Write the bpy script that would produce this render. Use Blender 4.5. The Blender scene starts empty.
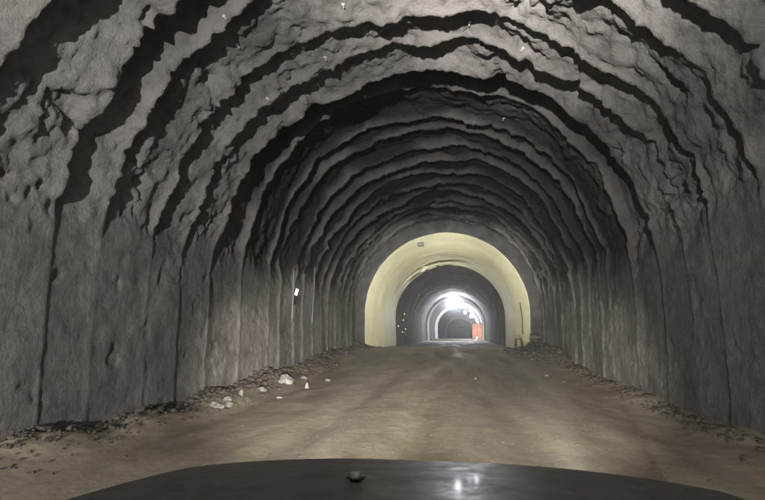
import bpy, bmesh, math, random
import numpy as np
from mathutils import Vector, Matrix, Euler

# ------------------------------------------------------------------ camera, world, exposure
scn = bpy.context.scene
C = scn.collection
R = math.radians
FPX = 500.0                     # focal length in pixels of the 765 wide photograph
VPX, VPY = 461.0, 335.0         # vanishing point of the tunnel axis
cam_d = bpy.data.cameras.new('camera')
cam_d.sensor_width = 36.0
cam_d.lens = 36.0 * FPX / 765.0
cam_d.clip_start = 0.05
cam_d.clip_end = 2000.0
cam = bpy.data.objects.new('camera', cam_d)
C.objects.link(cam)
scn.camera = cam
yaw = math.atan((VPX - 382.5) / FPX)
pitch = math.atan((VPY - 250.0) * math.cos(yaw) / FPX)
cam.location = (0, 0, 0)
cam.rotation_euler = Euler((math.pi / 2 + pitch, 0, yaw), 'XYZ')
CAM_M = cam.rotation_euler.to_matrix()


def ray(px, py):
    v = Vector(((px - 382.5) / FPX, -(py - 250.0) / FPX, -1.0))
    return CAM_M @ v


def at(px, py, d):
    """world point seen at photo pixel (px, py) on the plane y = d"""
    v = ray(px, py)
    return v * (d / v.y)


world = bpy.data.worlds.new('World')
scn.world = world
world.use_nodes = True
wn = world.node_tree
bg = wn.nodes.get('Background')
sky = wn.nodes.new('ShaderNodeTexSky')
sky.sky_type = 'NISHITA'
sky.sun_disc = False
sky.sun_elevation = R(-6)
sky.sun_rotation = R(180)
wn.links.new(sky.outputs['Color'], bg.inputs['Color'])
bg.inputs['Strength'].default_value = 0.05

scn.view_settings.view_transform = 'Standard'
scn.view_settings.look = 'None'
scn.view_settings.gamma = 1.0
scn.view_settings.exposure = 0.0
scn.view_settings.use_curve_mapping = False
scn.render.engine = 'CYCLES'
scn.cycles.use_denoising = True
scn.cycles.max_bounces = 6
scn.cycles.diffuse_bounces = 2
scn.cycles.volume_bounces = 1

# light powers, all in one place
P_BEAM = 46000.0      # each headlamp, far beam
P_LOW = 25000.0        # each headlamp, low beam on the road
P_REAR = 22000.0       # added unseen fill light behind the camera
P_CROWN = 260000.0     # second added fill light behind the camera, on the near roof
P_FLOOD = 1500.0


def spot(name, loc, aim, power, cone, blend, col, radius=0.06, parent=None):
    l = bpy.data.lights.new(name, 'SPOT')
    l.energy = power
    l.spot_size = R(cone)
    l.spot_blend = blend
    l.color = col
    l.shadow_soft_size = radius
    o = bpy.data.objects.new(name, l)
    C.objects.link(o)
    o.location = loc
    o.rotation_euler = (Vector(aim) - Vector(loc)).to_track_quat('-Z', 'Y').to_euler()
    if parent:
        o.parent = parent
    return o


def point(name, loc, power, col, radius=0.1):
    l = bpy.data.lights.new(name, 'POINT')
    l.energy = power
    l.color = col
    l.shadow_soft_size = radius
    o = bpy.data.objects.new(name, l)
    C.objects.link(o)
    o.location = loc
    return o


WARM = (1.0, 0.91, 0.78)
COOL = (0.86, 0.92, 1.0)
for sx in (-0.72, 0.72):
    spot('headlamp_far_beam', (sx - 0.12, 2.68, -0.80), (sx * 2.4 - 0.75, 30, 3.1), P_BEAM, 19.0, 0.75, (1.0, 0.95, 0.84))
    spot('headlamp_low_beam', (sx - 0.12, 2.36, -0.80), (-2.9 if sx < 0 else 0.9, 11.5, -1.28), P_LOW, 44, 1.0, WARM, 0.03)
FILL_POS = Vector((-1.5, -9.5, 0.2))  # added fill spots behind the camera, no vehicle stands there
spot('rear_fill_spot', FILL_POS, (-4.2, 0.5, 1.2), P_REAR, 100, 1.0, (1.0, 0.95, 0.90))
spot('crown_fill_spot', FILL_POS + Vector((0, 0, 0.3)), FILL_POS + Vector((0.2, math.cos(R(43)), 0.3 + math.sin(R(43)))), P_CROWN, 64, 1.0, (1.0, 0.93, 0.87))

# ------------------------------------------------------------------ noise
rng = np.random.default_rng(7)
_P = rng.permutation(4096).astype(np.int64)
_G = rng.random(4096)


def vnoise(x, y, z=0.0):
    """value noise in -1..1, vectorised"""
    x, y, z = np.broadcast_arrays(np.asarray(x, float), np.asarray(y, float), np.asarray(z, float))
    xi, yi, zi = np.floor(x).astype(np.int64), np.floor(y).astype(np.int64), np.floor(z).astype(np.int64)
    xf, yf, zf = x - xi, y - yi, z - zi
    u, v, w = (t * t * t * (t * (t * 6 - 15) + 10) for t in (xf, yf, zf))

    def h(a, b, c):
        return _G[_P[(_P[(_P[a & 4095] + b) & 4095] + c) & 4095]]
    r = 0
    for dx in (0, 1):
        for dy in (0, 1):
            for dz in (0, 1):
                wt = (u if dx else 1 - u) * (v if dy else 1 - v) * (w if dz else 1 - w)
                r = r + wt * h(xi + dx, yi + dy, zi + dz)
    return r * 2 - 1


def fbm(x, y, z=0.0, octv=4, gain=0.5):
    a, s, t = 1.0, 0.0, 0.0
    for k in range(octv):
        s = s + a * vnoise(np.asarray(x) * 2 ** k + 17.3 * k, np.asarray(y) * 2 ** k + 5.1 * k, np.asarray(z) * 2 ** k)
        t += a
        a *= gain
    return s / t


def sstep(a, b, x):
    t = np.clip((x - a) / (b - a), 0, 1)
    return t * t * (3 - 2 * t)


# ------------------------------------------------------------------ mesh helpers
def tag(o, label, cat, group=None, kind=None):
    if kind:
        o['kind'] = kind
    if label:
        o['label'] = label
    if cat:
        o['category'] = cat
    if group:
        o['group'] = group
    return o


def link_mesh(name, me, mat, parent=None):
    o = bpy.data.objects.new(name, me)
    C.objects.link(o)
    if mat:
        me.materials.append(mat)
    if parent:
        o.parent = parent
    return o


def grid_obj(name, V, mat, parent=None, flip=False, smooth=True, closed_s=False):
    ny, ns = V.shape[:2]
    me = bpy.data.meshes.new(name)
    idx = np.arange(ny * ns).reshape(ny, ns)
    if closed_s:
        nx = np.roll(idx, -1, axis=1)
        a, b, c, d = idx[:-1], nx[:-1], nx[1:], idx[1:]
    else:
        a, b, c, d = idx[:-1, :-1], idx[:-1, 1:], idx[1:, 1:], idx[1:, :-1]
    q = np.stack([a, b, c, d] if not flip else [a, d, c, b], -1).reshape(-1, 4)
    me.vertices.add(ny * ns)
    me.vertices.foreach_set('co', V.reshape(-1).astype(np.float32))
    me.loops.add(q.size)
    me.loops.foreach_set('vertex_index', q.reshape(-1).astype(np.int32))
    me.polygons.add(len(q))
    me.polygons.foreach_set('loop_start', np.arange(0, q.size, 4, dtype=np.int32))
    me.polygons.foreach_set('loop_total', np.full(len(q), 4, dtype=np.int32))
    me.update(calc_edges=True)
    me.validate()
    if smooth:
        me.polygons.foreach_set('use_smooth', np.ones(len(q), dtype=bool))
    return link_mesh(name, me, mat, parent)


def bm_obj(name, bm, mat, parent=None, smooth=False):
    me = bpy.data.meshes.new(name)
    bm.normal_update()
    bm.to_mesh(me)
    bm.free()
    if smooth:
        for p in me.polygons:
            p.use_smooth = True
    return link_mesh(name, me, mat, parent)


def empty(name, loc, rot=(0, 0, 0)):
    o = bpy.data.objects.new(name, None)
    o.empty_display_size = 0.1
    C.objects.link(o)
    o.location = loc
    o.rotation_euler = rot
    return o


def add_box(bm, c, s, rot=None, bev=0.0):
    r = bmesh.ops.create_cube(bm, size=1.0)
    vs = r['verts']
    bmesh.ops.scale(bm, vec=s, verts=vs)
    if bev > 0:
        es = list({e for v in vs for e in v.link_edges})
        rb = bmesh.ops.bevel(bm, geom=es, offset=bev, segments=2, affect='EDGES')
        vs = list({v for f in rb['faces'] for v in f.verts} | {v for v in vs if v.is_valid})
    M = Matrix.Translation(c) @ (rot.to_matrix().to_4x4() if rot else Matrix.Identity(4))
    bmesh.ops.transform(bm, matrix=M, verts=vs)


def add_tube(bm, pts, r, n=8, caps=True):
    pts = [Vector(p) for p in pts]
    rings = []
    for i, p in enumerate(pts):
        t = (pts[min(i + 1, len(pts) - 1)] - pts[max(i - 1, 0)]).normalized()
        up = Vector((0, 0, 1)) if abs(t.z) < 0.9 else Vector((1, 0, 0))
        u = t.cross(up).normalized()
        v = t.cross(u)
        rr = r[i] if isinstance(r, (list, tuple)) else r
        rings.append([bm.verts.new(p + (u * math.cos(a) + v * math.sin(a)) * rr)
                      for a in (2 * math.pi * k / n for k in range(n))])
    for a, b in zip(rings[:-1], rings[1:]):
        for k in range(n):
            bm.faces.new((a[k], a[(k + 1) % n], b[(k + 1) % n], b[k]))
    if caps:
        bm.faces.new(rings[0][::-1])
        bm.faces.new(rings[-1])


# ------------------------------------------------------------------ materials
def new_mat(name):
    m = bpy.data.materials.new(name)
    m.use_nodes = True
    nt = m.node_tree
    return m, nt, nt.nodes['Principled BSDF']


def N(nt, t, **kw):
    n = nt.nodes.new(t)
    for k, v in kw.items():
        if k in n.inputs:
            n.inputs[k].default_value = v
        else:
            setattr(n, k, v)
    return n


def ramp(nt, src, stops):
    r = nt.nodes.new('ShaderNodeValToRGB')
    e = r.color_ramp.elements
    e[0].position, e[0].color = stops[0][0], (*stops[0][1], 1)
    e[1].position, e[1].color = stops[-1][0], (*stops[-1][1], 1)
    for p, c in stops[1:-1]:
        x = e.new(p)
        x.color = (*c, 1)
    nt.links.new(src, r.inputs['Fac'])
    return r.outputs['Color']


def coords(nt, scale=(1, 1, 1)):
    tc = nt.nodes.new('ShaderNodeTexCoord')
    mp = nt.nodes.new('ShaderNodeMapping')
    mp.inputs['Scale'].default_value = scale
    nt.links.new(tc.outputs['Object'], mp.inputs['Vector'])
    return mp.outputs['Vector']


def noise(nt, vec, scale, detail=6, rough=0.6, dist=0.0):
    n = N(nt, 'ShaderNodeTexNoise', Scale=scale, Detail=detail, Roughness=rough, Distortion=dist)
    nt.links.new(vec, n.inputs['Vector'])
    return n.outputs['Fac']


def mix(nt, fac, a, b, mode='MIX'):
    m = nt.nodes.new('ShaderNodeMix')
    m.data_type = 'RGBA'
    m.blend_type = mode
    for s, v in ((m.inputs['Factor'], fac), (m.inputs[6], a), (m.inputs[7], b)):
        if isinstance(v, (int, float)):
            s.default_value = v
        elif isinstance(v, tuple):
            s.default_value = (*v, 1)
        else:
            nt.links.new(v, s)
    return m.outputs[2]


def bump(nt, h, bsdf, strength, dist):
    b = N(nt, 'ShaderNodeBump', Strength=strength, Distance=dist)
    nt.links.new(h, b.inputs['Height'])
    nt.links.new(b.outputs['Normal'], bsdf.inputs['Normal'])


def mat_shotcrete(name, dark, mid, light, streak=0.5):
    m, nt, b = new_mat(name)
    v = coords(nt)
    vs = coords(nt, (1.4, 1.4, 0.18))
    c = ramp(nt, noise(nt, v, 0.55, 8, 0.62, 0.4), [(0.3, dark), (0.5, mid), (0.72, light)])
    st = noise(nt, vs, 1.3, 6, 0.65)
    c2 = ramp(nt, st, [(0.38, (0.55, 0.53, 0.52)), (0.6, (1, 1, 1))])
    c = mix(nt, streak, c, c2, 'MULTIPLY')
    fine = noise(nt, v, 9.0, 6, 0.7)
    c = mix(nt, 0.5, c, ramp(nt, fine, [(0.3, (0.7, 0.7, 0.7)), (0.7, (1.15, 1.13, 1.1))]), 'MULTIPLY')
    nt.links.new(c, b.inputs['Base Color'])
    b.inputs['Roughness'].default_value = 0.85
    b.inputs['Specular IOR Level'].default_value = 0.3
    h1 = noise(nt, v, 5.0, 8, 0.65)
    bump(nt, h1, b, 0.6, 0.08)
    return m


M_VAULT = mat_shotcrete('sprayed concrete', (0.07, 0.066, 0.063), (0.13, 0.124, 0.119), (0.205, 0.196, 0.19))
M_VAULTN = mat_shotcrete('ribbed sprayed concrete', (0.075, 0.073, 0.072), (0.13, 0.128, 0.126), (0.195, 0.192, 0.19), 0.25)
nt = M_VAULTN.node_tree
b = nt.nodes['Principled BSDF']
src = b.inputs['Base Color'].links[0].from_socket
a1 = N(nt, 'ShaderNodeAttribute', attribute_name='vault_shade')
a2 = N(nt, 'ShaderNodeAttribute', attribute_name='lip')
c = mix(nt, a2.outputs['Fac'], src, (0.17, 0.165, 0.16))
c = mix(nt, a1.outputs['Fac'], c, (0.016, 0.0155, 0.015))  # painted shade of the vault, mixed in as near black
v = coords(nt)
c = mix(nt, 0.6, c, ramp(nt, noise(nt, v, 2.6, 8, 0.75), [(0.36, (0.55, 0.53, 0.51)), (0.5, (1, 1, 1)), (0.68, (1.25, 1.23, 1.2))]), 'MULTIPLY')
hb = nt.nodes.new('ShaderNodeMath')
hb.operation = 'MULTIPLY_ADD'
hb.inputs[1].default_value = 0.35
nt.links.new(noise(nt, v, 22.0, 6, 0.75), hb.inputs[0])
nt.links.new(noise(nt, v, 4.5, 8, 0.68), hb.inputs[2])
bump(nt, hb.outputs[0], b, 0.9, 0.12)
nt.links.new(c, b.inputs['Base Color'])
M_DEEP = mat_shotcrete('deep sprayed concrete', (0.05, 0.05, 0.052), (0.085, 0.085, 0.088), (0.13, 0.13, 0.135))
M_ARCH = mat_shotcrete('pale arch concrete', (0.55, 0.55, 0.54), (0.65, 0.65, 0.63), (0.72, 0.72, 0.7), 0.3)
M_RIM = mat_shotcrete('lining edge', (0.4, 0.4, 0.3), (0.5, 0.5, 0.38), (0.58, 0.57, 0.44), 0.3)

m, nt, b = new_mat('pale yellow lining')
v = coords(nt)
c = ramp(nt, noise(nt, v, 0.5, 6, 0.6), [(0.3, (0.62, 0.61, 0.43)), (0.7, (0.78, 0.775, 0.59))])
vs = coords(nt, (0.3, 2.2, 0.3))
c = mix(nt, 0.35, c, ramp(nt, noise(nt, vs, 1.0, 5, 0.6), [(0.35, (0.72, 0.72, 0.66)), (0.6, (1, 1, 1))]), 'MULTIPLY')
ga = N(nt, 'ShaderNodeAttribute', attribute_name='fold_shade')
c = mix(nt, ga.outputs['Fac'], c, (0.10, 0.095, 0.075))
nt.links.new(c, b.inputs['Base Color'])
b.inputs['Roughness'].default_value = 0.6
bump(nt, noise(nt, v, 2.5, 5, 0.6), b, 0.35, 0.05)
M_RING = m

m, nt, b = new_mat('muddy road')
v = coords(nt)
vl = coords(nt, (1.6, 0.28, 1.0))
c = ramp(nt, noise(nt, vl, 0.9, 8, 0.62, 0.5), [(0.25, (0.15, 0.13, 0.10)), (0.46, (0.23, 0.205, 0.16)), (0.75, (0.29, 0.26, 0.20))])
c = mix(nt, 0.6, c, ramp(nt, noise(nt, v, 6.0, 8, 0.7), [(0.3, (0.62, 0.6, 0.58)), (0.7, (1.1, 1.1, 1.1))]), 'MULTIPLY')
nt.links.new(c, b.inputs['Base Color'])
rr = ramp(nt, noise(nt, vl, 0.8, 4, 0.5), [(0.3, (0.55,) * 3), (0.6, (0.92,) * 3)])
nt.links.new(rr, b.inputs['Roughness'])
b.inputs['Specular IOR Level'].default_value = 0.25
bump(nt, noise(nt, v, 4.0, 10, 0.7), b, 0.5, 0.04)
M_ROAD = m


def flat_mat(name, col, rough=0.6, metal=0.0, var=0.25, scale=12.0, emit=None, estr=0.0, spec=0.5):
    m, nt, b = new_mat(name)
    v = coords(nt)
    c = ramp(nt, noise(nt, v, scale, 5, 0.6), [(0.3, tuple(x * (1 - var) for x in col)), (0.7, tuple(min(1, x * (1 + var)) for x in col))])
    nt.links.new(c, b.inputs['Base Color'])
    b.inputs['Roughness'].default_value = rough
    b.inputs['Metallic'].default_value = metal
    b.inputs['Specular IOR Level'].default_value = spec
    if emit:
        b.inputs['Emission Color'].default_value = (*emit, 1)
        b.inputs['Emission Strength'].default_value = estr
    return m


M_STONE = flat_mat('pale stone', (0.12, 0.118, 0.112), 0.8, var=0.35, scale=6)
M_BAG = flat_mat('white plastic', (0.16, 0.16, 0.165), 0.45, var=0.1, scale=8)
M_SPOIL = flat_mat('dark spoil', (0.05, 0.045, 0.039), 0.95, var=0.5, scale=4, spec=0.2)
M_STEEL = flat_mat('rusty steel', (0.025, 0.022, 0.02), 0.6, 0.4, 0.4)
M_BLACK = flat_mat('black plastic', (0.02, 0.02, 0.02), 0.5)
M_COLLAR_SHADE = flat_mat('collar shade', (0.045, 0.045, 0.046), 0.9, var=0.4, scale=2, spec=0.2)  # shade on the step before the ring, put into the colour
M_CABLE = flat_mat('cable sheath', (0.03, 0.03, 0.03), 0.6)
M_BOLT = flat_mat('galvanised bolt', (0.5, 0.49, 0.47), 0.45, 0.3, 0.2)
M_PLATE = flat_mat('pale marker', (0.75, 0.82, 0.85), 0.35, var=0.1)
M_PIPE = flat_mat('teal hose', (0.07, 0.105, 0.108), 0.5, var=0.3, scale=5)
M_TARP = flat_mat('orange sheet', (0.62, 0.36, 0.28), 0.6, var=0.25, scale=1.5)
M_LED = flat_mat('lamp glass', (0.9, 0.9, 0.9), 0.3, emit=(0.9, 0.94, 1.0), estr=60.0)
M_LEDS = flat_mat('small lamp glass', (0.9, 0.9, 0.9), 0.3, emit=(0.95, 0.97, 1.0), estr=90.0)
M_REFL = flat_mat('reflector', (0.8, 0.75, 0.55), 0.25, var=0.1)
M_BONNET, nt, b = new_mat('dusty car paint')
v = coords(nt)
c = ramp(nt, noise(nt, v, 5.0, 8, 0.65), [(0.3, (0.012, 0.0125, 0.0115)), (0.7, (0.034, 0.034, 0.03))])
nt.links.new(c, b.inputs['Base Color'])
rr = ramp(nt, noise(nt, v, 9.0, 8, 0.7), [(0.3, (0.34,) * 3), (0.7, (0.62,) * 3)])
nt.links.new(rr, b.inputs['Roughness'])
b.inputs['Coat Weight'].default_value = 0.03
b.inputs['Coat Roughness'].default_value = 0.12
M_TYRE = flat_mat('tyre rubber', (0.02, 0.02, 0.02), 0.85)
M_LENS = flat_mat('headlamp lens', (0.6, 0.6, 0.6), 0.1)
M_RIMM = flat_mat('wheel rim', (0.3, 0.3, 0.3), 0.4, 0.8)

# ------------------------------------------------------------------ ground
CX, CZ, RAD = -0.93, 1.22, 5.25


def floor_z(x, y):
    y = np.asarray(y, float)
    base = -1.62 + 0.72 * sstep(9.0, 30.5, y) + 0.06 * np.exp(-((y - 30) / 2.0) ** 2) - 0.05 * sstep(30, 45, y)
    return base


def ground_z(x, y):
    z = floor_z(x, y)
    near = 1 - sstep(24, 60, np.asarray(y, float)) * 0.7
    ruts = 0
    for xc, w, dpt in ((-2.6, 0.35, 0.09), (-0.9, 0.35, 0.08), (0.6, 0.3, 0.08), (2.1, 0.3, 0.07)):
        xx = xc + 0.5 * vnoise(np.asarray(y) * 0.12, xc * 3.1)
        ruts = ruts - dpt * np.exp(-((x - xx) / w) ** 2) * (0.6 + 0.5 * vnoise(np.asarray(y) * 0.3, xc))
    z = z + near * ruts + near * 0.045 * fbm(np.asarray(x) * 0.7, np.asarray(y) * 0.22, 3.3, 3)
    z = z + near * 0.016 * fbm(np.asarray(x) * 2.6, np.asarray(y) * 1.2, 1.3, 4)
    # edges rise towards the walls
    lb = sstep(-4.6, -6.0, x)
    rb = sstep(3.0, 4.4, x)
    z = z + near * (lb * (0.20 + 0.15 * fbm(np.asarray(x) * 1.1, np.asarray(y) * 0.8, 9.0, 3)) + rb * (0.18 + 0.12 * fbm(np.asarray(x), np.asarray(y) * 0.7, 4.0, 3)))
    return z


ys = np.concatenate([np.arange(-14, 3.5, 0.3), np.arange(3.5, 16, 0.05), np.arange(16, 34, 0.09), np.arange(34, 80, 0.5), np.arange(80, 431, 5.0)])
xs = np.arange(-7.4, 5.8, 0.06)
X, Y = np.meshgrid(xs, ys)
G = grid_obj('ground', np.stack([X, Y, ground_z(X, Y)], -1), M_ROAD)
tag(G, 'muddy tan unpaved tunnel road with wheel ruts', 'road', kind='structure')

# ------------------------------------------------------------------ tunnel profile
def profile(ns, rad, cx, cz, wall, lean=0.12):
    """points and outward normals from left foot over the crown to the right foot"""
    L = 2 * wall + math.pi * rad
    s = np.linspace(0, L, ns)
    px, pz, nx, nz = (np.zeros(ns) for _ in range(4))
    a = s < wall
    c = s > L - wall
    t = np.where(a, (wall - s) / wall, np.where(c, (s - (L - wall)) / wall, 0))
    th = np.pi - (s - wall) / rad
    px[:] = cx + rad * np.cos(th)
    pz[:] = cz + rad * np.sin(th)
    nx[:] = np.cos(th)
    nz[:] = np.sin(th)
    for msk, sg in ((a, -1), (c, 1)):
        px[msk] = cx + sg * (rad - lean * t[msk] ** 2)
        pz[msk] = cz - t[msk] * wall
        nx[msk] = sg
        nz[msk] = 0
    return s, px, pz, nx, nz


def vault_obj(name, y0, y1, dys, ns, rad, wall, disp, mat, parent=None, radf=None):
    ys = np.arange(y0, y1 + 1e-6, dys) if np.isscalar(dys) else dys
    s, px, pz, nx, nz = profile(ns, rad, CX, CZ, wall)
    S, Yg = np.meshgrid(s, ys)
    d = disp(S, Yg, np.broadcast_to(pz, S.shape), np.broadcast_to(px, S.shape))
    V = np.stack([px[None] + nx[None] * d, Yg, pz[None] + nz[None] * d], -1)
    return grid_obj(name, V, mat, parent, flip=True)


# rib stations along the near vault
stations = [-14.5]
while stations[-1] < 31:
    stations.append(stations[-1] + 1.25 + 0.28 * math.sin(len(stations) * 2.7))
stations = np.array(stations)
# let one rib stand where the big dark arch of the photo begins
stations += 11.45 - stations[np.argmin(np.abs(stations - 11.45))]
_i = int(np.argmin(np.abs(stations - 11.45)))
stations = np.concatenate([stations[:_i + 1], [stations[_i] + 1.75], stations[_i + 3:]])
amp = 0.65 + 0.7 * rng.random(len(stations))


ATT = {}


def near_disp(S, Yg, Z, Xg):
    up = sstep(1.6, 2.6, Z + 0.25 * vnoise(Yg * 0.8, 4.4))        # above the smoothed lower wall
    crown = sstep(3.0, 5.8, Z)
    yy = Yg + up * ((0.09 + 0.10 * sstep(11.0, 9.8, Yg)) * fbm(S * 0.40, Yg * 0.3, 2.0, 3) + (0.018 + 0.015 * sstep(11.0, 10.2, Yg)) * fbm(S * 2.2, Yg * 0.5, 6.0, 3)) + 0.05 * vnoise(S * 0.3, Yg * 0.2)
    k = np.clip(np.searchsorted(stations, yy) - 1, 0, len(stations) - 2)
    y0, y1 = stations[k], stations[k + 1]
    t = np.clip((yy - y0) / (y1 - y0), 0, 1)
    rise = sstep(0.0, 0.07, t)
    nearb = sstep(11.2, 10.2, y0)
    A = amp[k] * (0.045 * (1 - 0.6 * nearb) + 0.095 * up + (0.10 + 0.22 * nearb) * crown)
    big = (np.abs(y0 - 11.45) < 0.3)
    A = A * np.where(big, 1.0 + 3.4 * crown, 1.0)
    A = A * np.clip(0.85 + 0.65 * vnoise(S * 0.35, k * 3.7) + up * (0.3 + 0.12 * nearb) * fbm(S * 1.1, k * 5.1, Yg * 0.8, 3), 0.05, 2.2)
    A = np.where(big, (0.05 + 0.13 * up + 0.18 * crown) * (1 + 0.3 * vnoise(S * 0.35, 3.3)), A)
    lf = crown * sstep(1.6, -0.6, Xg)
    t0 = np.clip(0.80 - 0.32 * nearb + 0.08 * lf + 0.16 * vnoise(S * 0.7, k * 1.3), 0.3, 0.86)
    saw = A * rise * (1 - 0.12 * t) * (1 - sstep(t0, 1.0, t))
    d = saw
    # from this rib on the vault is cut deeper at the crown
    d = d + (0.10 * up + 0.36 * crown) * sstep(11.42, 11.56, yy) * (1 - sstep(15.0, 25.0, Yg))
    # rounded rib lip standing in from the surface
    dist = np.minimum(t, 1 - t) * (y1 - y0)
    d = d - (0.022 * (1 - 0.6 * nearb) + 0.077 * up * np.clip(0.7 + vnoise(S * 0.9, k * 2.2), 0, 2)) * np.exp(-(dist / 0.09) ** 2)
    # lit rib lips painted paler, shade in the bays and crown painted dark
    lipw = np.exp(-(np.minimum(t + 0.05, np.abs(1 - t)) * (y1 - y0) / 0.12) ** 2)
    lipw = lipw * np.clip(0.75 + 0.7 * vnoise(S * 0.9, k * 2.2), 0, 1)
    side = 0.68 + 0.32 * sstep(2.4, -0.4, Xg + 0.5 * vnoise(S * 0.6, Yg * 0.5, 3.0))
    shd = sstep(11.35, 11.7, yy) * sstep(2.6, 4.4, Z + 0.9 * fbm(S * 0.5, Yg * 0.5, 7.0, 3)) * side
    shd = np.maximum(shd, 0.9 * sstep(11.8, 15.0, yy) * up)
    ATT['vault_shade'] = shd * (1 - 0.85 * lipw)
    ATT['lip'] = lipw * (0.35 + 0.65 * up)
    # lumps of rough spray, overbreak
    d = d + up * (0.10 + 0.08 * crown) * fbm(S * 0.8, Yg * 1.1, 8.0, 5, 0.55)
    d = d + up * (0.09 + 0.06 * nearb) * fbm(S * 2.2, Yg * 2.8, 2.0, 5, 0.62)
    pk = fbm(S * 1.5, Yg * 1.9, 12.0, 4, 0.6)
    d = d + up * (0.06 + 0.13 * nearb) * sstep(0.15, 0.5, pk)
    d = d + up * 0.16 * fbm(S * 0.22, Yg * 0.25, 1.0, 2)
    cl = fbm(S * 1.6, Yg * 2.2, 5.0, 4, 0.55)
    d = d - up * 0.10 * sstep(0.15, 0.6, cl)
    d = d + (1 - up) * (0.05 * fbm(S * 0.9, Yg * 1.0, 3.0, 5, 0.55) + 0.012 * fbm(S * 4, Yg * 4, 3.0, 3) + 0.03 * sstep(0.35, 0.6, fbm(S * 2.2, Yg * 2.2, 15.0, 3)))
    # slight ledge where the lower smoothing coat ends
    d = d - (1 - up) * 0.08
    d = d + 0.25 * sstep(27.6, 28.9, Yg)
    return d


ysn = np.concatenate([np.arange(-14, 4, 0.16), np.arange(4, 21, 0.04), np.arange(21, 31.01, 0.06)])
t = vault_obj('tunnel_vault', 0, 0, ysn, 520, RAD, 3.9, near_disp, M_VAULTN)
for nm in ('vault_shade', 'lip'):
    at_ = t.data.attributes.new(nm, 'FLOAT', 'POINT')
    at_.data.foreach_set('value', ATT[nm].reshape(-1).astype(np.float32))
t_vault = t
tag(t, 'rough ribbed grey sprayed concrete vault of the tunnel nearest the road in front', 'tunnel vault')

# ------------------------------------------------------------------ pale yellow lining ring
RING = 4.22


def ring_disp(S, Yg, Z, Xg):
    u = np.clip((Yg - 30.0) / 7.0, 0, 1)
    d = 0.60 * (1 - u) ** 3
    # loose, wavy far end of the sheet
    w = sstep(35.0, 38.5, Yg) * sstep(2.5, 5.0, Z)
    lw = 0.35 + 0.65 * sstep(0.5, -1.5, Xg)
    d = d - w * lw * (0.07 * vnoise(S * 0.7 + 1.2 * Yg, Yg * 1.4) + 0.13 * np.abs(np.sin(Yg * 4.2 + 2.4 * vnoise(S * 0.8, 2.2))) ** 0.7)
    d = d + 0.05 * fbm(S * 0.9, 3.1, 0, 3) * (1 - u)
    d = d + 0.02 * fbm(S * 0.5, Yg * 0.5, 2.0, 3)
    return d


ring = empty('lining_ring', (CX, 30, -0.95))
tag(ring, 'broad pale yellow glowing tunnel lining ring ahead, largest and nearest arch', 'tunnel lining')
vo = vault_obj('lining_sheet', 30, 39.5, 0.06, 300, RING, 3.4, ring_disp, M_RING)
sS, sx_, sz_, _a, _b = profile(300, RING, CX, CZ, 3.4)
sY = np.arange(30, 39.5 + 1e-6, 0.06)
SS, SY = np.meshgrid(sS, sY)
SX, SZ = np.broadcast_to(sx_, SS.shape), np.broadcast_to(sz_, SS.shape)
fold_dk = sstep(0.05, 0.4, fbm(SS * 0.35 + 0.15 * SY, SY * 1.7, 6.0, 4)) * sstep(33.5, 37.0, SY + 1.2 * vnoise(SS * 0.5, 4.0)) * sstep(2.2, 4.2, SZ) * sstep(2.2, -0.8, SX)  # shade of the sheet's folds, painted as dark streaks
at_ = vo.data.attributes.new('fold_shade', 'FLOAT', 'POINT')
at_.data.foreach_set('value', np.clip(fold_dk, 0, 1).reshape(-1).astype(np.float32))
# front rim: joins the ring to the vault behind it
s, px, pz, nx, nz = profile(160, RING, CX, CZ, 3.4)
rows = []
for d, y in ((0.60, 30.0), (0.605, 29.99), (0.61, 29.99), (0.62, 30.0), (0.9, 29.9), (1.1, 29.75), (1.5, 29.6)):
    wob = 0.30 * fbm(s * 0.8, y * 3.0, d * 4, 3) if d > 0.69 else 0 * s
    d = d + (0.05 * fbm(s * 0.9, 3.1, 0, 3) if d < 0.65 else 0)
    rows.append(np.stack([px + nx * d, y + wob, pz + nz * d], -1))
ro = grid_obj('rim', np.stack(rows[:4]), M_RING, flip=True)
co = grid_obj('collar', np.stack(rows[3:]), M_COLLAR_SHADE, flip=True)
for o in (vo, ro, co):
    o.parent = ring
    o.matrix_parent_inverse = Matrix.Translation((-CX, -30, 0.95))

# ------------------------------------------------------------------ dark ribbed vault beyond the ring, and deep bore
def deep_disp(S, Yg, Z, Xg):
    ph = (Yg / 1.3) % 1.0
    d = 0.16 * (1 - ph) * sstep(0, 0.12, ph) - 0.06 + 0.08 * fbm(S * 0.6, Yg * 0.8, 4.0, 4)
    return d


o = vault_obj('tunnel_vault', 39.4, 75.5, 0.13, 170, RING, 3.4, deep_disp, M_DEEP)
tag(o, 'dark ribbed vault between the pale yellow ring and the thin arches', 'tunnel vault')


def far_disp(S, Yg, Z, Xg):
    return 0.35 + 0.05 * fbm(S * 0.5, Yg * 0.4, 2.0, 3)


o = vault_obj('tunnel_vault', 75.5, 430, 1.5, 90, RING, 3.4, far_disp, M_DEEP)
tag(o, 'farthest grey vault of the tunnel, behind the thin pale arches', 'tunnel vault')
# the working face at the far end
bm = bmesh.new()
s, px, pz, nx, nz = profile(60, RING + 0.6, CX, CZ, 3.4)
bm.faces.new([bm.verts.new((x, 429.0 + 0.6 * math.sin(i * 1.7), z)) for i, (x, z) in enumerate(zip(px, pz))])
o = bm_obj('rock_wall', bm, M_DEEP)
tag(o, 'dark rock face closing the far end of the tunnel', 'rock wall')


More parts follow.
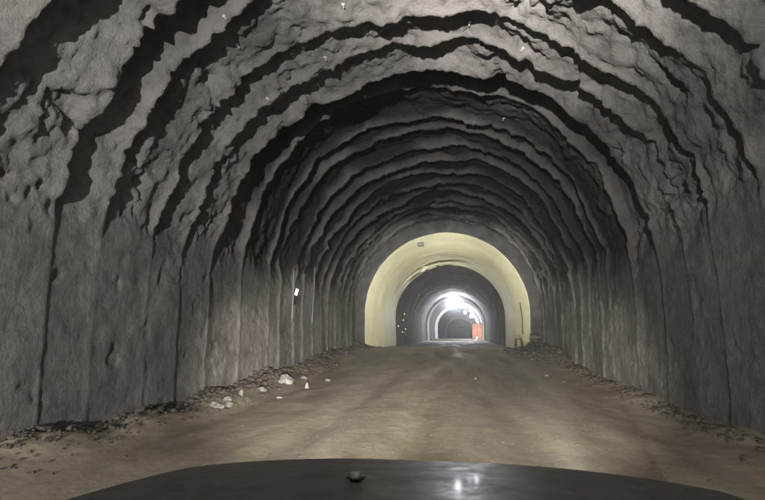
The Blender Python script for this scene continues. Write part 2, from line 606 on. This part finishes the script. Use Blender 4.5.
def arch(y, thick, length, label):
    s, px, pz, nx, nz = profile(120, RING, CX, CZ, 3.4)
    rows = []
    for d, yy in ((0.5, y), (-thick, y), (-thick, y + length), (0.5, y + length)):
        rows.append(np.stack([px + nx * d, np.full_like(px, yy), pz + nz * d], -1))
    V = np.stack(rows)
    o = grid_obj('lining_arch', V, M_ARCH, flip=True, smooth=False)
    tag(o, label, 'arch', 'thin pale arches deep in the tunnel')
    return o


ARCH_Y = (75.5, 104.0, 168.0, 320.0)
arch(ARCH_Y[0], 0.30, 0.6, 'thin pale arch deep in the tunnel, largest and nearest of the thin ones')
arch(ARCH_Y[1], 0.22, 1.0, 'second thin pale arch, just inside the largest thin one')
arch(ARCH_Y[2], 0.35, 3.0, 'third thin pale arch, small and deep behind the floodlights')
arch(ARCH_Y[3], 0.50, 6.0, 'smallest thin pale arch, deepest in the tunnel')

# ------------------------------------------------------------------ floodlights
def floodlight(px, py, d, w, h, label, power, lit, group='lit lamps deep in the tunnel', col=COOL):
    p = at(px, py, d)
    e = empty('floodlight', p, (R(8), 0, 0))
    tag(e, label, 'lamp', group)
    bm = bmesh.new()
    add_box(bm, (0, 0.10, 0), (w * 1.15, 0.16, h * 1.15), bev=0.02)
    for k in range(6):
        add_box(bm, (-w * 0.45 + w * 0.18 * k, 0.21, 0), (0.02, 0.08, h))
    bm_obj('housing', bm, M_BLACK, e)
    bm = bmesh.new()
    add_box(bm, (0, 0.0, 0), (w, 0.03, h), bev=0.008)
    bm_obj('lamp_glass', bm, lit, e)
    bm = bmesh.new()
    add_tube(bm, [(-w * 0.62, 0.1, 0), (-w * 0.62, 0.1, h * 0.75), (w * 0.62, 0.1, h * 0.75), (w * 0.62, 0.1, 0)], 0.025, 6)
    add_tube(bm, [(0, 0.1, h * 0.75), (0, 0.1, h * 0.75 + 0.5)], 0.02, 6)
    bm_obj('bracket', bm, M_STEEL, e)
    point('floodlight_glow', p + Vector((0, -0.35, -0.1)), power, col, 0.3)
    return e


floodlight(454, 301, 70.0, 0.8, 0.9, 'largest white floodlight, hung under the crown of the largest thin arch', P_FLOOD * 2.2, M_LED, col=(0.9, 0.92, 1.0))
floodlight(471.5, 316, 96.0, 0.5, 0.5, 'bright white floodlight right of centre, lower than the largest one', P_FLOOD * 1.9, M_LEDS)
floodlight(465, 312.5, 101.0, 0.4, 0.4, 'small white lamp between the two bigger floodlights', P_FLOOD * 1.0, M_LEDS)

# small lamp near the ground far ahead
p = at(477, 341, 88.0)
gz = float(ground_z(np.array(p.x), np.array(88.0)))
e = empty('work_lamp', (p.x, 88, gz))
tag(e, 'tiny white work lamp on a stand low on the road below the orange sheet', 'lamp')
bm = bmesh.new()
for a in (0, 2.1, 4.2):
    add_tube(bm, [(0.02 * math.cos(a), 0.02 * math.sin(a), 0.3), (0.25 * math.cos(a), 0.25 * math.sin(a), 0)], 0.015, 6)
bm_obj('stand', bm, M_STEEL, e)
bm = bmesh.new()
add_box(bm, (0, 0, 0.38), (0.26, 0.12, 0.2), bev=0.015)
bm_obj('housing', bm, M_BLACK, e)
bm = bmesh.new()
add_box(bm, (0, -0.07, 0.38), (0.22, 0.02, 0.16))
bm_obj('lamp_glass', bm, M_LEDS, e)

# ------------------------------------------------------------------ orange sheet on a frame, deep at the right side
p0 = at(472.5, 338, 92.0)
p1 = at(483.5, 323, 92.0)
gz = -0.95
e = empty('sheet_stand', ((p0.x + p1.x) / 2, 92.0, gz))
tag(e, 'glowing orange sheet hung on a frame deep at the right side of the tunnel', 'sheet')
w = (p1.x - p0.x)
top = p1.z - gz
xx, zz = np.meshgrid(np.linspace(-w / 2, w / 2, 26), np.linspace(0.1, top, 22))
yy = 0.06 * np.sin(xx * 7 + zz) + 0.05 * vnoise(xx * 3, zz * 2)
zz2 = np.where(zz > top - 1e-6, zz - 0.10 - 0.3 * np.abs(xx / w) ** 2, zz)
f = grid_obj('orange_sheet', np.stack([xx, yy - 0.02, zz2], -1), M_TARP, e, flip=True)
md = f.modifiers.new('thick', 'SOLIDIFY')
md.thickness = 0.02
bm = bmesh.new()
add_tube(bm, [(-w / 2 - 0.05, 0.1, 0), (-w / 2 - 0.05, 0.1, top), (w / 2 + 0.05, 0.1, top), (w / 2 + 0.05, 0.1, 0)], 0.04, 8)
bm_obj('frame', bm, M_STEEL, e)
point('orange_sheet_lamp', ((p0.x + p1.x) / 2 - 0.3, 89.5, 0.4), 260.0, (1.0, 0.70, 0.5), 0.15)

# ------------------------------------------------------------------ small fixture on the crown of the ring
p = at(420.5, 244.5, 30.6)
e = empty('junction_box', p)
tag(e, 'small dark box fixed high on the pale yellow ring, left of its crown', 'box')
bm = bmesh.new()
add_box(bm, (0, 0, 0), (0.36, 0.22, 0.22), bev=0.02)
bm_obj('housing', bm, M_BLACK, e)
bm = bmesh.new()
add_box(bm, (0, -0.115, 0), (0.26, 0.012, 0.14))
bm_obj('front_plate', bm, flat_mat('dull grey plate', (0.12, 0.12, 0.12), 0.4), e)
bm = bmesh.new()
add_tube(bm, [(0, 0.05, 0.1), (0.02, 0.06, 0.42)], 0.03, 6)
bm_obj('bracket', bm, M_STEEL, e)

# ------------------------------------------------------------------ cable hanging down the right side of the ring
bm = bmesh.new()
pts = [at(520.0, 303, 30.35), at(521.3, 311, 30.3), at(522.4, 319, 30.2), at(522.2, 327, 30.1), at(522.8, 334, 30.0)]
add_tube(bm, pts, 0.03, 6)
o = bm_obj('hanging_cable', bm, M_CABLE, smooth=True)
tag(o, 'thin black cable hanging down the right side of the pale yellow ring', 'cable')

# ------------------------------------------------------------------ hose and marker on the left wall
wall_x = lambda y: CX - RAD
dd = 18.6


def wall_hit(px, py, inset=0.1):
    v = ray(px, py)
    return v * ((CX - RAD + inset) / v.x)


def hose(x0, y0, x1, y1, label, r):
    bm = bmesh.new()
    pts = []
    for k in range(12):
        u = k / 11
        p = wall_hit(x0 + (x1 - x0) * u + 0.5 * math.sin(u * 5), y0 + (y1 - y0) * u, 0.16)
        pts.append(p)
    add_tube(bm, pts, r, 8)
    o = bm_obj('wall_hose', bm, M_PIPE, smooth=True)
    tag(o, label, 'hose', 'hoses hanging on the left wall')


hose(293.5, 268, 292.5, 322, 'thin teal hose hanging on the left wall just left of the white marker', 0.035)
hose(314.5, 262, 312.5, 325, 'teal hose hanging on the left wall right of the white marker', 0.03)
p = wall_hit(296.5, 292, 0.19)
e = empty('wall_marker', p, (0, 0, R(55)))
tag(e, 'small white reflective marker plate fixed to the left wall beside a hose', 'marker')
bm = bmesh.new()
add_box(bm, (0, 0, 0), (0.14, 0.02, 0.26), rot=Euler((0, R(18), 0)), bev=0.006)
bm_obj('plate', bm, M_PLATE, e)
bm = bmesh.new()
add_box(bm, (0, 0.05, -0.16), (0.10, 0.06, 0.6), bev=0.01)
bm_obj('bracket', bm, M_STEEL, e)

# ------------------------------------------------------------------ little reflectors inside the ring, left side
for i, (px, py, lb) in enumerate(((404.5, 314, 'top reflector'), (403.5, 320, 'reflector second from the top'), (398.5, 326, 'leftmost reflector'),
                                  (405.5, 329, 'rightmost reflector'), (402.5, 332, 'lowest reflector'))):
    v = ray(px, py)
    p = v * ((CX - RING + 0.12) / v.x)
    e = empty('reflector', p)
    tag(e, lb + ' in the cluster on the left wall inside the ring', 'reflector', 'small reflectors inside the ring')
    bm = bmesh.new()
    bmesh.ops.create_cone(bm, cap_ends=True, segments=12, radius1=0.055, radius2=0.05, depth=0.03, matrix=Matrix.Rotation(R(90), 4, 'X'))
    bm_obj('disc', bm, M_REFL, e)
    bm = bmesh.new()
    add_tube(bm, [(0, 0.02, 0), (-0.25, 0.1, 0)], 0.012, 6)
    bm_obj('pin', bm, M_STEEL, e)

# ------------------------------------------------------------------ trestles and bent bars on the right, before the ring
def gpoint(px, d):
    v = ray(px, 345)
    x = v.x * d / v.y
    return Vector((x, d, float(ground_z(np.array(x), np.array(d)))))


def trestle(px, d, h, w, rot, label):
    g = gpoint(px, d)
    e = empty('trestle', g, (0, 0, rot))
    tag(e, label, 'trestle', 'steel trestles by the right wall')
    bm = bmesh.new()
    add_box(bm, (0, 0, h), (w, 0.09, 0.07), bev=0.008)
    bm_obj('top_rail', bm, M_STEEL, e)
    for sx in (-1, 1):
        for sy in (-1, 1):
            bm = bmesh.new()
            add_tube(bm, [(sx * w * 0.40, 0, h), (sx * w * 0.62, sy * 0.30, -0.03)], 0.032, 6)
            bm_obj('leg', bm, M_STEEL, e)
    bm = bmesh.new()
    add_tube(bm, [(-w * 0.52, -0.16, h * 0.45), (w * 0.52, -0.16, h * 0.45)], 0.02, 6)
    bm_obj('stretcher', bm, M_STEEL, e)


trestle(519.0, 27.0, 0.72, 0.34, R(10), 'narrow tall dark steel trestle before the foot of the pale yellow ring')
trestle(536, 24.5, 0.86, 0.44, R(-15), 'low dark steel trestle nearest the right wall')
g = gpoint(527, 26.2)
bm = bmesh.new()
rnd = random.Random(3)
for k in range(7):
    a = rnd.uniform(-0.5, 0.5)
    b0 = g + Vector((rnd.uniform(-0.2, 0.2), rnd.uniform(-0.2, 0.2), -0.05))
    add_tube(bm, [b0, b0 + Vector((a * 0.3, 0.05, 0.4)), b0 + Vector((a * 0.6 + 0.15, 0.0, 0.55)), b0 + Vector((a * 0.6 + 0.3, 0, 0.35))], 0.016, 6)
add_box(bm, g + Vector((0, 0, 0.02)), (0.6, 0.4, 0.12), bev=0.02)
o = bm_obj('rebar_bundle', bm, M_STEEL)
tag(o, 'tangle of bent rusty reinforcing bars between the two trestles', 'steel bars')

# ------------------------------------------------------------------ spoil along the walls
def lump_mesh(seed, n=2, rough=0.35):
    bm = bmesh.new()
    bmesh.ops.create_icosphere(bm, subdivisions=n, radius=1.0)
    r = random.Random(seed)
    o = [r.uniform(0, 50) for _ in range(3)]
    for vv in bm.verts:
        c = vv.co
        k = 1 + rough * float(vnoise(c.x * 1.3 + o[0], c.y * 1.3 + o[1], c.z * 1.3 + o[2])) + 0.12 * float(vnoise(c.x * 4 + o[0], c.y * 4, c.z * 4))
        vv.co = c * k
    return bm


protos = []
for sd in range(8):
    b_ = lump_mesh(sd, 2)
    b_.verts.index_update()
    protos.append((np.array([v_.co[:] for v_ in b_.verts]), [[v_.index for v_ in f_.verts] for f_ in b_.faces]))
    b_.free()


def spoil_bank(name, items, label):
    Vs, Fs, off = [], [], 0
    for (x, y, z, sx, sy, sz, rz, k) in items:
        V, F = protos[k]
        cr, sr = math.cos(rz), math.sin(rz)
        W = V * np.array((sx, sy, sz))
        W = np.stack([W[:, 0] * cr - W[:, 1] * sr + x, W[:, 0] * sr + W[:, 1] * cr + y, W[:, 2] + z], -1)
        Vs.append(W)
        Fs += [[i + off for i in f] for f in F]
        off += len(V)
    me = bpy.data.meshes.new(name)
    me.from_pydata(np.concatenate(Vs).tolist(), [], Fs)
    me.update()
    o = link_mesh(name, me, M_SPOIL)
    tag(o, label, 'rubble', kind='stuff')
    return o


rnd = random.Random(11)
items = []
for k in range(1900):
    y = rnd.uniform(5, 30)
    u = abs(rnd.gauss(0, 0.42))
    x = -5.95 + u
    sc = rnd.uniform(0.015, 0.06) + (0.06 * rnd.random() ** 4 if u < 0.45 else 0)
    z = float(ground_z(np.array(x), np.array(y)))
    sc *= 0.5 + 0.5 * float(sstep(8, 13, y))
    pile = (0.4 + 0.6 * float(sstep(8, 13, y))) * max(0, 0.34 * (1 - u / 0.55)) * (0.35 + 0.65 * max(0, math.sin(y * 0.9 + 1.1) * 0.6 + math.sin(y * 2.3) * 0.4))
    items.append((x, y, z + pile * rnd.random(), sc * rnd.uniform(0.8, 1.5), sc * rnd.uniform(0.8, 1.5), sc * rnd.uniform(0.6, 1.0), rnd.uniform(0, 6), rnd.randrange(8)))
spoil_bank('spoil_bank', items, 'dark bank of loose rubble along the foot of the left wall')
items = []
for k in range(1300):
    y = 6 + 24 * rnd.random() ** 0.55
    far_ = float(sstep(19, 25, y))
    u = abs(rnd.gauss(0, 0.28 + 0.45 * far_))
    x = 4.15 - u
    if x < 2.2:
        continue
    sc = rnd.uniform(0.015, 0.06) + 0.14 * far_ * rnd.random() ** 3
    z = float(ground_z(np.array(x), np.array(y)))
    items.append((x, y, z + max(0, 0.28 * (1 - u)) * far_ * rnd.random(), sc * rnd.uniform(0.8, 1.5), sc, sc * rnd.uniform(0.5, 0.9), rnd.uniform(0, 6), rnd.randrange(8)))
spoil_bank('spoil_bank', items, 'dark bank of loose rubble along the foot of the right wall')

items = []
for k in range(1300):
    y = 4 + 24 * rnd.random() ** 1.6
    x = rnd.uniform(-5.4, 3.8)
    sc = 0.006 + 0.022 * rnd.random() ** 5
    z = float(ground_z(np.array(x), np.array(y)))
    items.append((x, y, z, sc * rnd.uniform(0.8, 1.6), sc, sc * 0.6, rnd.uniform(0, 6), rnd.randrange(8)))
gv = spoil_bank('gravel', items, 'fine loose gravel scattered over the tan road')
gv.data.materials[0] = flat_mat('road gravel', (0.08, 0.07, 0.055), 0.9, var=0.4, scale=3, spec=0.2)

# ------------------------------------------------------------------ pale stones and litter
def ground_hit(px, py):
    v = ray(px, py)
    lo, hi = 3.0, 60.0
    for _ in range(50):
        mid = (lo + hi) / 2
        q = v * (mid / v.y)
        if q.z > float(ground_z(np.array(q.x), np.array(q.y))):
            lo = mid
        else:
            hi = mid
    return v * (lo / v.y)


def stone(px, py, sx, sy, sz, seed, label, mat=None, name='pale_stone', cat='stone', lift=0.3):
    p = ground_hit(px, py)
    bm = lump_mesh(seed, 3, 0.45)
    bmesh.ops.scale(bm, vec=(sx, sy, sz), verts=bm.verts)
    o = bm_obj(name, bm, mat or M_STONE, smooth=False)
    o.location = (p.x, p.y, p.z + sz * lift)
    o.rotation_euler = (0.2 * math.sin(seed), 0.2 * math.cos(seed), seed)
    tag(o, label, cat, 'pale litter along the left wall' if px < 400 else None)
    return o


stone(219, 407, 0.16, 0.12, 0.09, 1, 'white stone nearest the viewer by the left wall, left one of a pair')
stone(229, 405.5, 0.12, 0.10, 0.07, 2, 'white stone touching the right of the nearest white stone by the left wall')
stone(228, 401, 0.12, 0.09, 0.08, 3, 'dull grey stone behind the nearest pair of white stones')
stone(241, 396, 0.06, 0.05, 0.14, 4, 'thin pale shard standing among dark rubble by the left wall', name='pale_shard', cat='shard')
stone(263, 391, 0.17, 0.12, 0.09, 5, 'flat wide pale stone lying in front of the dark rubble heap', cat='stone')
stone(286, 383, 0.22, 0.18, 0.17, 6, 'largest pale lump, a white sack on the rubble under the left wall', M_BAG, 'plastic_bag', 'bag')
stone(279.5, 398, 0.07, 0.06, 0.03, 7, 'small flat white scrap out on the road left of the tyre rut', M_BAG, 'paper_scrap', 'scrap')
stone(307, 388, 0.06, 0.05, 0.12, 8, 'upright white scrap leaning at the road edge by the left wall', M_BAG, 'paper_scrap', 'scrap')
stone(328, 381, 0.10, 0.08, 0.06, 9, 'grey white stone farthest along the left road edge')
stone(304, 378.5, 0.10, 0.08, 0.06, 10, 'small pale stone on the crest of rubble past the white sack')
stone(546.5, 376, 0.05, 0.05, 0.04, 11, 'tiny pale stone on the right side of the road')
stone(475.5, 379, 0.05, 0.045, 0.035, 12, 'tiny white stone in the middle of the road')

# ------------------------------------------------------------------ the vehicle: bonnet at the bottom of the picture
car = empty('car', (-0.12, 1.2, -1.6))
tag(car, 'dark dusty bonnet of the vehicle at the bottom edge of the picture', 'car')
ox, oy, oz = -0.12, 1.2, -1.6


def local(V):
    return V - np.array((ox, oy, oz))


def bonnet_z(x, y):
    u = (y - 0.55) / 1.5
    z = -0.36 - 0.095 * u - 0.05 * np.clip(u, 0, 1) ** 3
    z = z - 0.05 * np.abs(x / 0.95) ** 5 * 0.6 + 0.02 * (sstep(0.92, 0.2, np.abs(x)))
    return z


xs_ = np.linspace(-0.96, 0.96, 97)
ysb = np.linspace(0.55, 2.02, 60)
XX, YY = np.meshgrid(xs_, ysb)
fr = 2.02 - 0.13 * np.abs(XX / 0.96) ** 3 - 0.55 
YY2 = 0.55 + (YY - 0.55) / 1.47 * fr
ZZ = bonnet_z(XX, YY2)
V = np.stack([XX + ox, YY2, ZZ], -1)
# rolled front lip
lip = []
for k in range(1, 9):
    a = k / 8 * math.pi / 2
    lip.append(np.stack([V[-1, :, 0], V[-1, :, 1] + 0.09 * math.sin(a), V[-1, :, 2] - 0.09 * (1 - math.cos(a))], -1))
V = np.concatenate([V, np.stack(lip)])
bo = grid_obj('bonnet', local(V), M_BONNET, car)
# front and sides of the body under the bonnet
edge = np.concatenate([V[::-1, 0], V[-1, 1:-1], V[:, -1]])
rows = []
for k, (dz, sc_) in enumerate(((0, 1.0), (-0.02, 1.0), (-0.12, 1.015), (-0.35, 1.02), (-0.6, 1.0), (-0.68, 0.95))):
    e_ = edge.copy()
    e_[:, 0] = ox + (e_[:, 0] - ox) * sc_
    e_[:, 1] = 1.2 + (e_[:, 1] - 1.2) * sc_
    zt = e_[:, 2] + dz
    e_[:, 2] = np.where(k > 1, np.minimum(zt, -0.5 + dz), zt)
    rows.append(e_)
grid_obj('body', local(np.stack(rows)), M_BONNET, car)
bm = bmesh.new()
add_box(bm, (0, 1.05, 0.76), (1.0, 0.06, 0.2), bev=0.02)
for k in range(4):
    add_box(bm, (0, 1.085, 0.69 + k * 0.047), (0.98, 0.03, 0.014))
bm_obj('grille', bm, M_BLACK, car)
bm = bmesh.new()
add_box(bm, (0, 1.02, 0.50), (1.9, 0.16, 0.22), bev=0.05)
bm_obj('bumper', bm, M_BLACK, car)
for sx in (-1, 1):
    bm = bmesh.new()
    add_box(bm, (sx * 0.74, 0.98, 0.80), (0.34, 0.2, 0.17), bev=0.04)
    bm_obj('headlight', bm, M_LENS, car)
    bm = bmesh.new()
    add_box(bm, (sx * 0.72, 1.22, 0.865), (0.5, 0.40, 0.02), bev=0.006)
    add_box(bm, (sx * 0.72, 1.22, 0.760), (0.5, 0.40, 0.02), bev=0.006)
    bm_obj('beam_cutoff_slabs', bm, M_BLACK, car)  # unseen slabs added to cut the low beam above and below
    bm = bmesh.new()
    MM = Matrix.Translation((sx * 0.80, 0.25, 0.36)) @ Matrix.Rotation(R(90), 4, 'Y')
    bmesh.ops.create_cone(bm, cap_ends=True, segments=40, radius1=0.37, radius2=0.37, depth=0.24, matrix=MM)
    es = [e_ for e_ in bm.edges if len(e_.link_faces) == 2 and any(len(f.verts) > 4 for f in e_.link_faces)]
    bmesh.ops.bevel(bm, geom=es, offset=0.05, segments=3, affect='EDGES')
    wh = bm_obj('wheel', bm, M_TYRE, car, smooth=False)
    bm = bmesh.new()
    MM = Matrix.Translation((sx * 0.86, 0.25, 0.36)) @ Matrix.Rotation(R(90), 4, 'Y')
    bmesh.ops.create_cone(bm, cap_ends=True, segments=32, radius1=0.22, radius2=0.22, depth=0.14, matrix=MM)
    bm_obj('rim', bm, M_RIMM, wh)
# washer nozzle
v_ = ray(356, 489)
q = v_ * (1.47 / v_.y)
bm = bmesh.new()
add_box(bm, (q.x - ox, q.y - oy, float(bonnet_z(np.array(q.x - ox), np.array(q.y))) - oz + 0.012), (0.05, 0.045, 0.03), bev=0.011)
bm_obj('washer_nozzle', bm, M_BLACK, car, smooth=True)

# ------------------------------------------------------------------ rock bolts in the near vault
bpy.context.view_layer.update()
bolt0 = None
for px, py in ((224, 16), (292, 54), (325, 57), (267, 98), (343, 4), (365, 96), (237, 45), (318, 84), (470, 22), (523, 48), (504, 118)):
    dr = ray(px, py).normalized()
    ok, hit, nrm, _i2 = t_vault.ray_cast((0, 0, 0), dr)
    if not ok:
        continue
    ax = Vector((CX, hit.y, CZ)) - hit
    q_ = (ax.normalized() + Vector((0, -0.35, 0))).to_track_quat('Z', 'Y')
    if bolt0 is None:
        bolt0 = e = empty('rock_bolt', hit)
        tag(e, 'small pale rock bolt sticking out of the rough near vault', 'bolt', 'rock bolts in the near vault')
        bm = bmesh.new()
        add_box(bm, (0, 0, 0.01), (0.07, 0.05, 0.012), bev=0.003)
        bm_obj('plate', bm, M_BOLT, e)
        bm = bmesh.new()
        add_tube(bm, [(0, 0, -0.05), (0, 0, 0.12)], 0.013, 8)
        bm_obj('rod', bm, M_BOLT, e)
        kids = list(e.children)
    else:
        e = bolt0.copy()
        C.objects.link(e)
        for ch in kids:
            c_ = ch.copy()
            C.objects.link(c_)
            c_.parent = e
    e.location = hit
    e.rotation_mode = 'QUATERNION'
    e.rotation_quaternion = q_

# ------------------------------------------------------------------ dusty air
m = bpy.data.materials.new('dusty air')
m.use_nodes = True
nt = m.node_tree
nt.nodes.clear()
out = nt.nodes.new('ShaderNodeOutputMaterial')
pv = nt.nodes.new('ShaderNodeVolumePrincipled')
pv.inputs['Color'].default_value = (0.88, 0.9, 0.92, 1)
pv.inputs['Density'].default_value = 0.0018
pv.inputs['Anisotropy'].default_value = 0.7
nt.links.new(pv.outputs['Volume'], out.inputs['Volume'])
bm = bmesh.new()
add_box(bm, (-0.85, 208, 2.3), (16, 452, 12.5))
hz = bm_obj('haze', bm, m)
tag(hz, 'pale dusty air filling the tunnel', 'haze', kind='stuff')

# added volume imitating the lens glow round the largest floodlight
m = bpy.data.materials.new('added halo glow')
m.use_nodes = True
nt = m.node_tree
nt.nodes.clear()
out = nt.nodes.new('ShaderNodeOutputMaterial')
pv = nt.nodes.new('ShaderNodeVolumePrincipled')
pv.inputs['Color'].default_value = (0.9, 0.92, 1.0, 1)
pv.inputs['Anisotropy'].default_value = 0.2
tc = nt.nodes.new('ShaderNodeTexCoord')
ln = N(nt, 'ShaderNodeVectorMath', operation='LENGTH')
nt.links.new(tc.outputs['Object'], ln.inputs[0])
mr = nt.nodes.new('ShaderNodeMapRange')
mr.interpolation_type = 'SMOOTHSTEP'
for k_, v_ in (('From Min', 0.0), ('From Max', 1.0), ('To Min', 0.026), ('To Max', 0.0)):
    mr.inputs[k_].default_value = v_
nt.links.new(ln.outputs['Value'], mr.inputs['Value'])
nt.links.new(mr.outputs['Result'], pv.inputs['Density'])
nt.links.new(pv.outputs['Volume'], out.inputs['Volume'])
bm = bmesh.new()
bmesh.ops.create_icosphere(bm, subdivisions=3, radius=1.0)
o = bm_obj('halo_volume', bm, m)
o.location = at(454, 302, 69.0)
o.scale = (3.0, 4.5, 2.8)
tag(o, 'pale lens glow round the largest floodlight, imitated by an added volume', 'halo', kind='stuff')
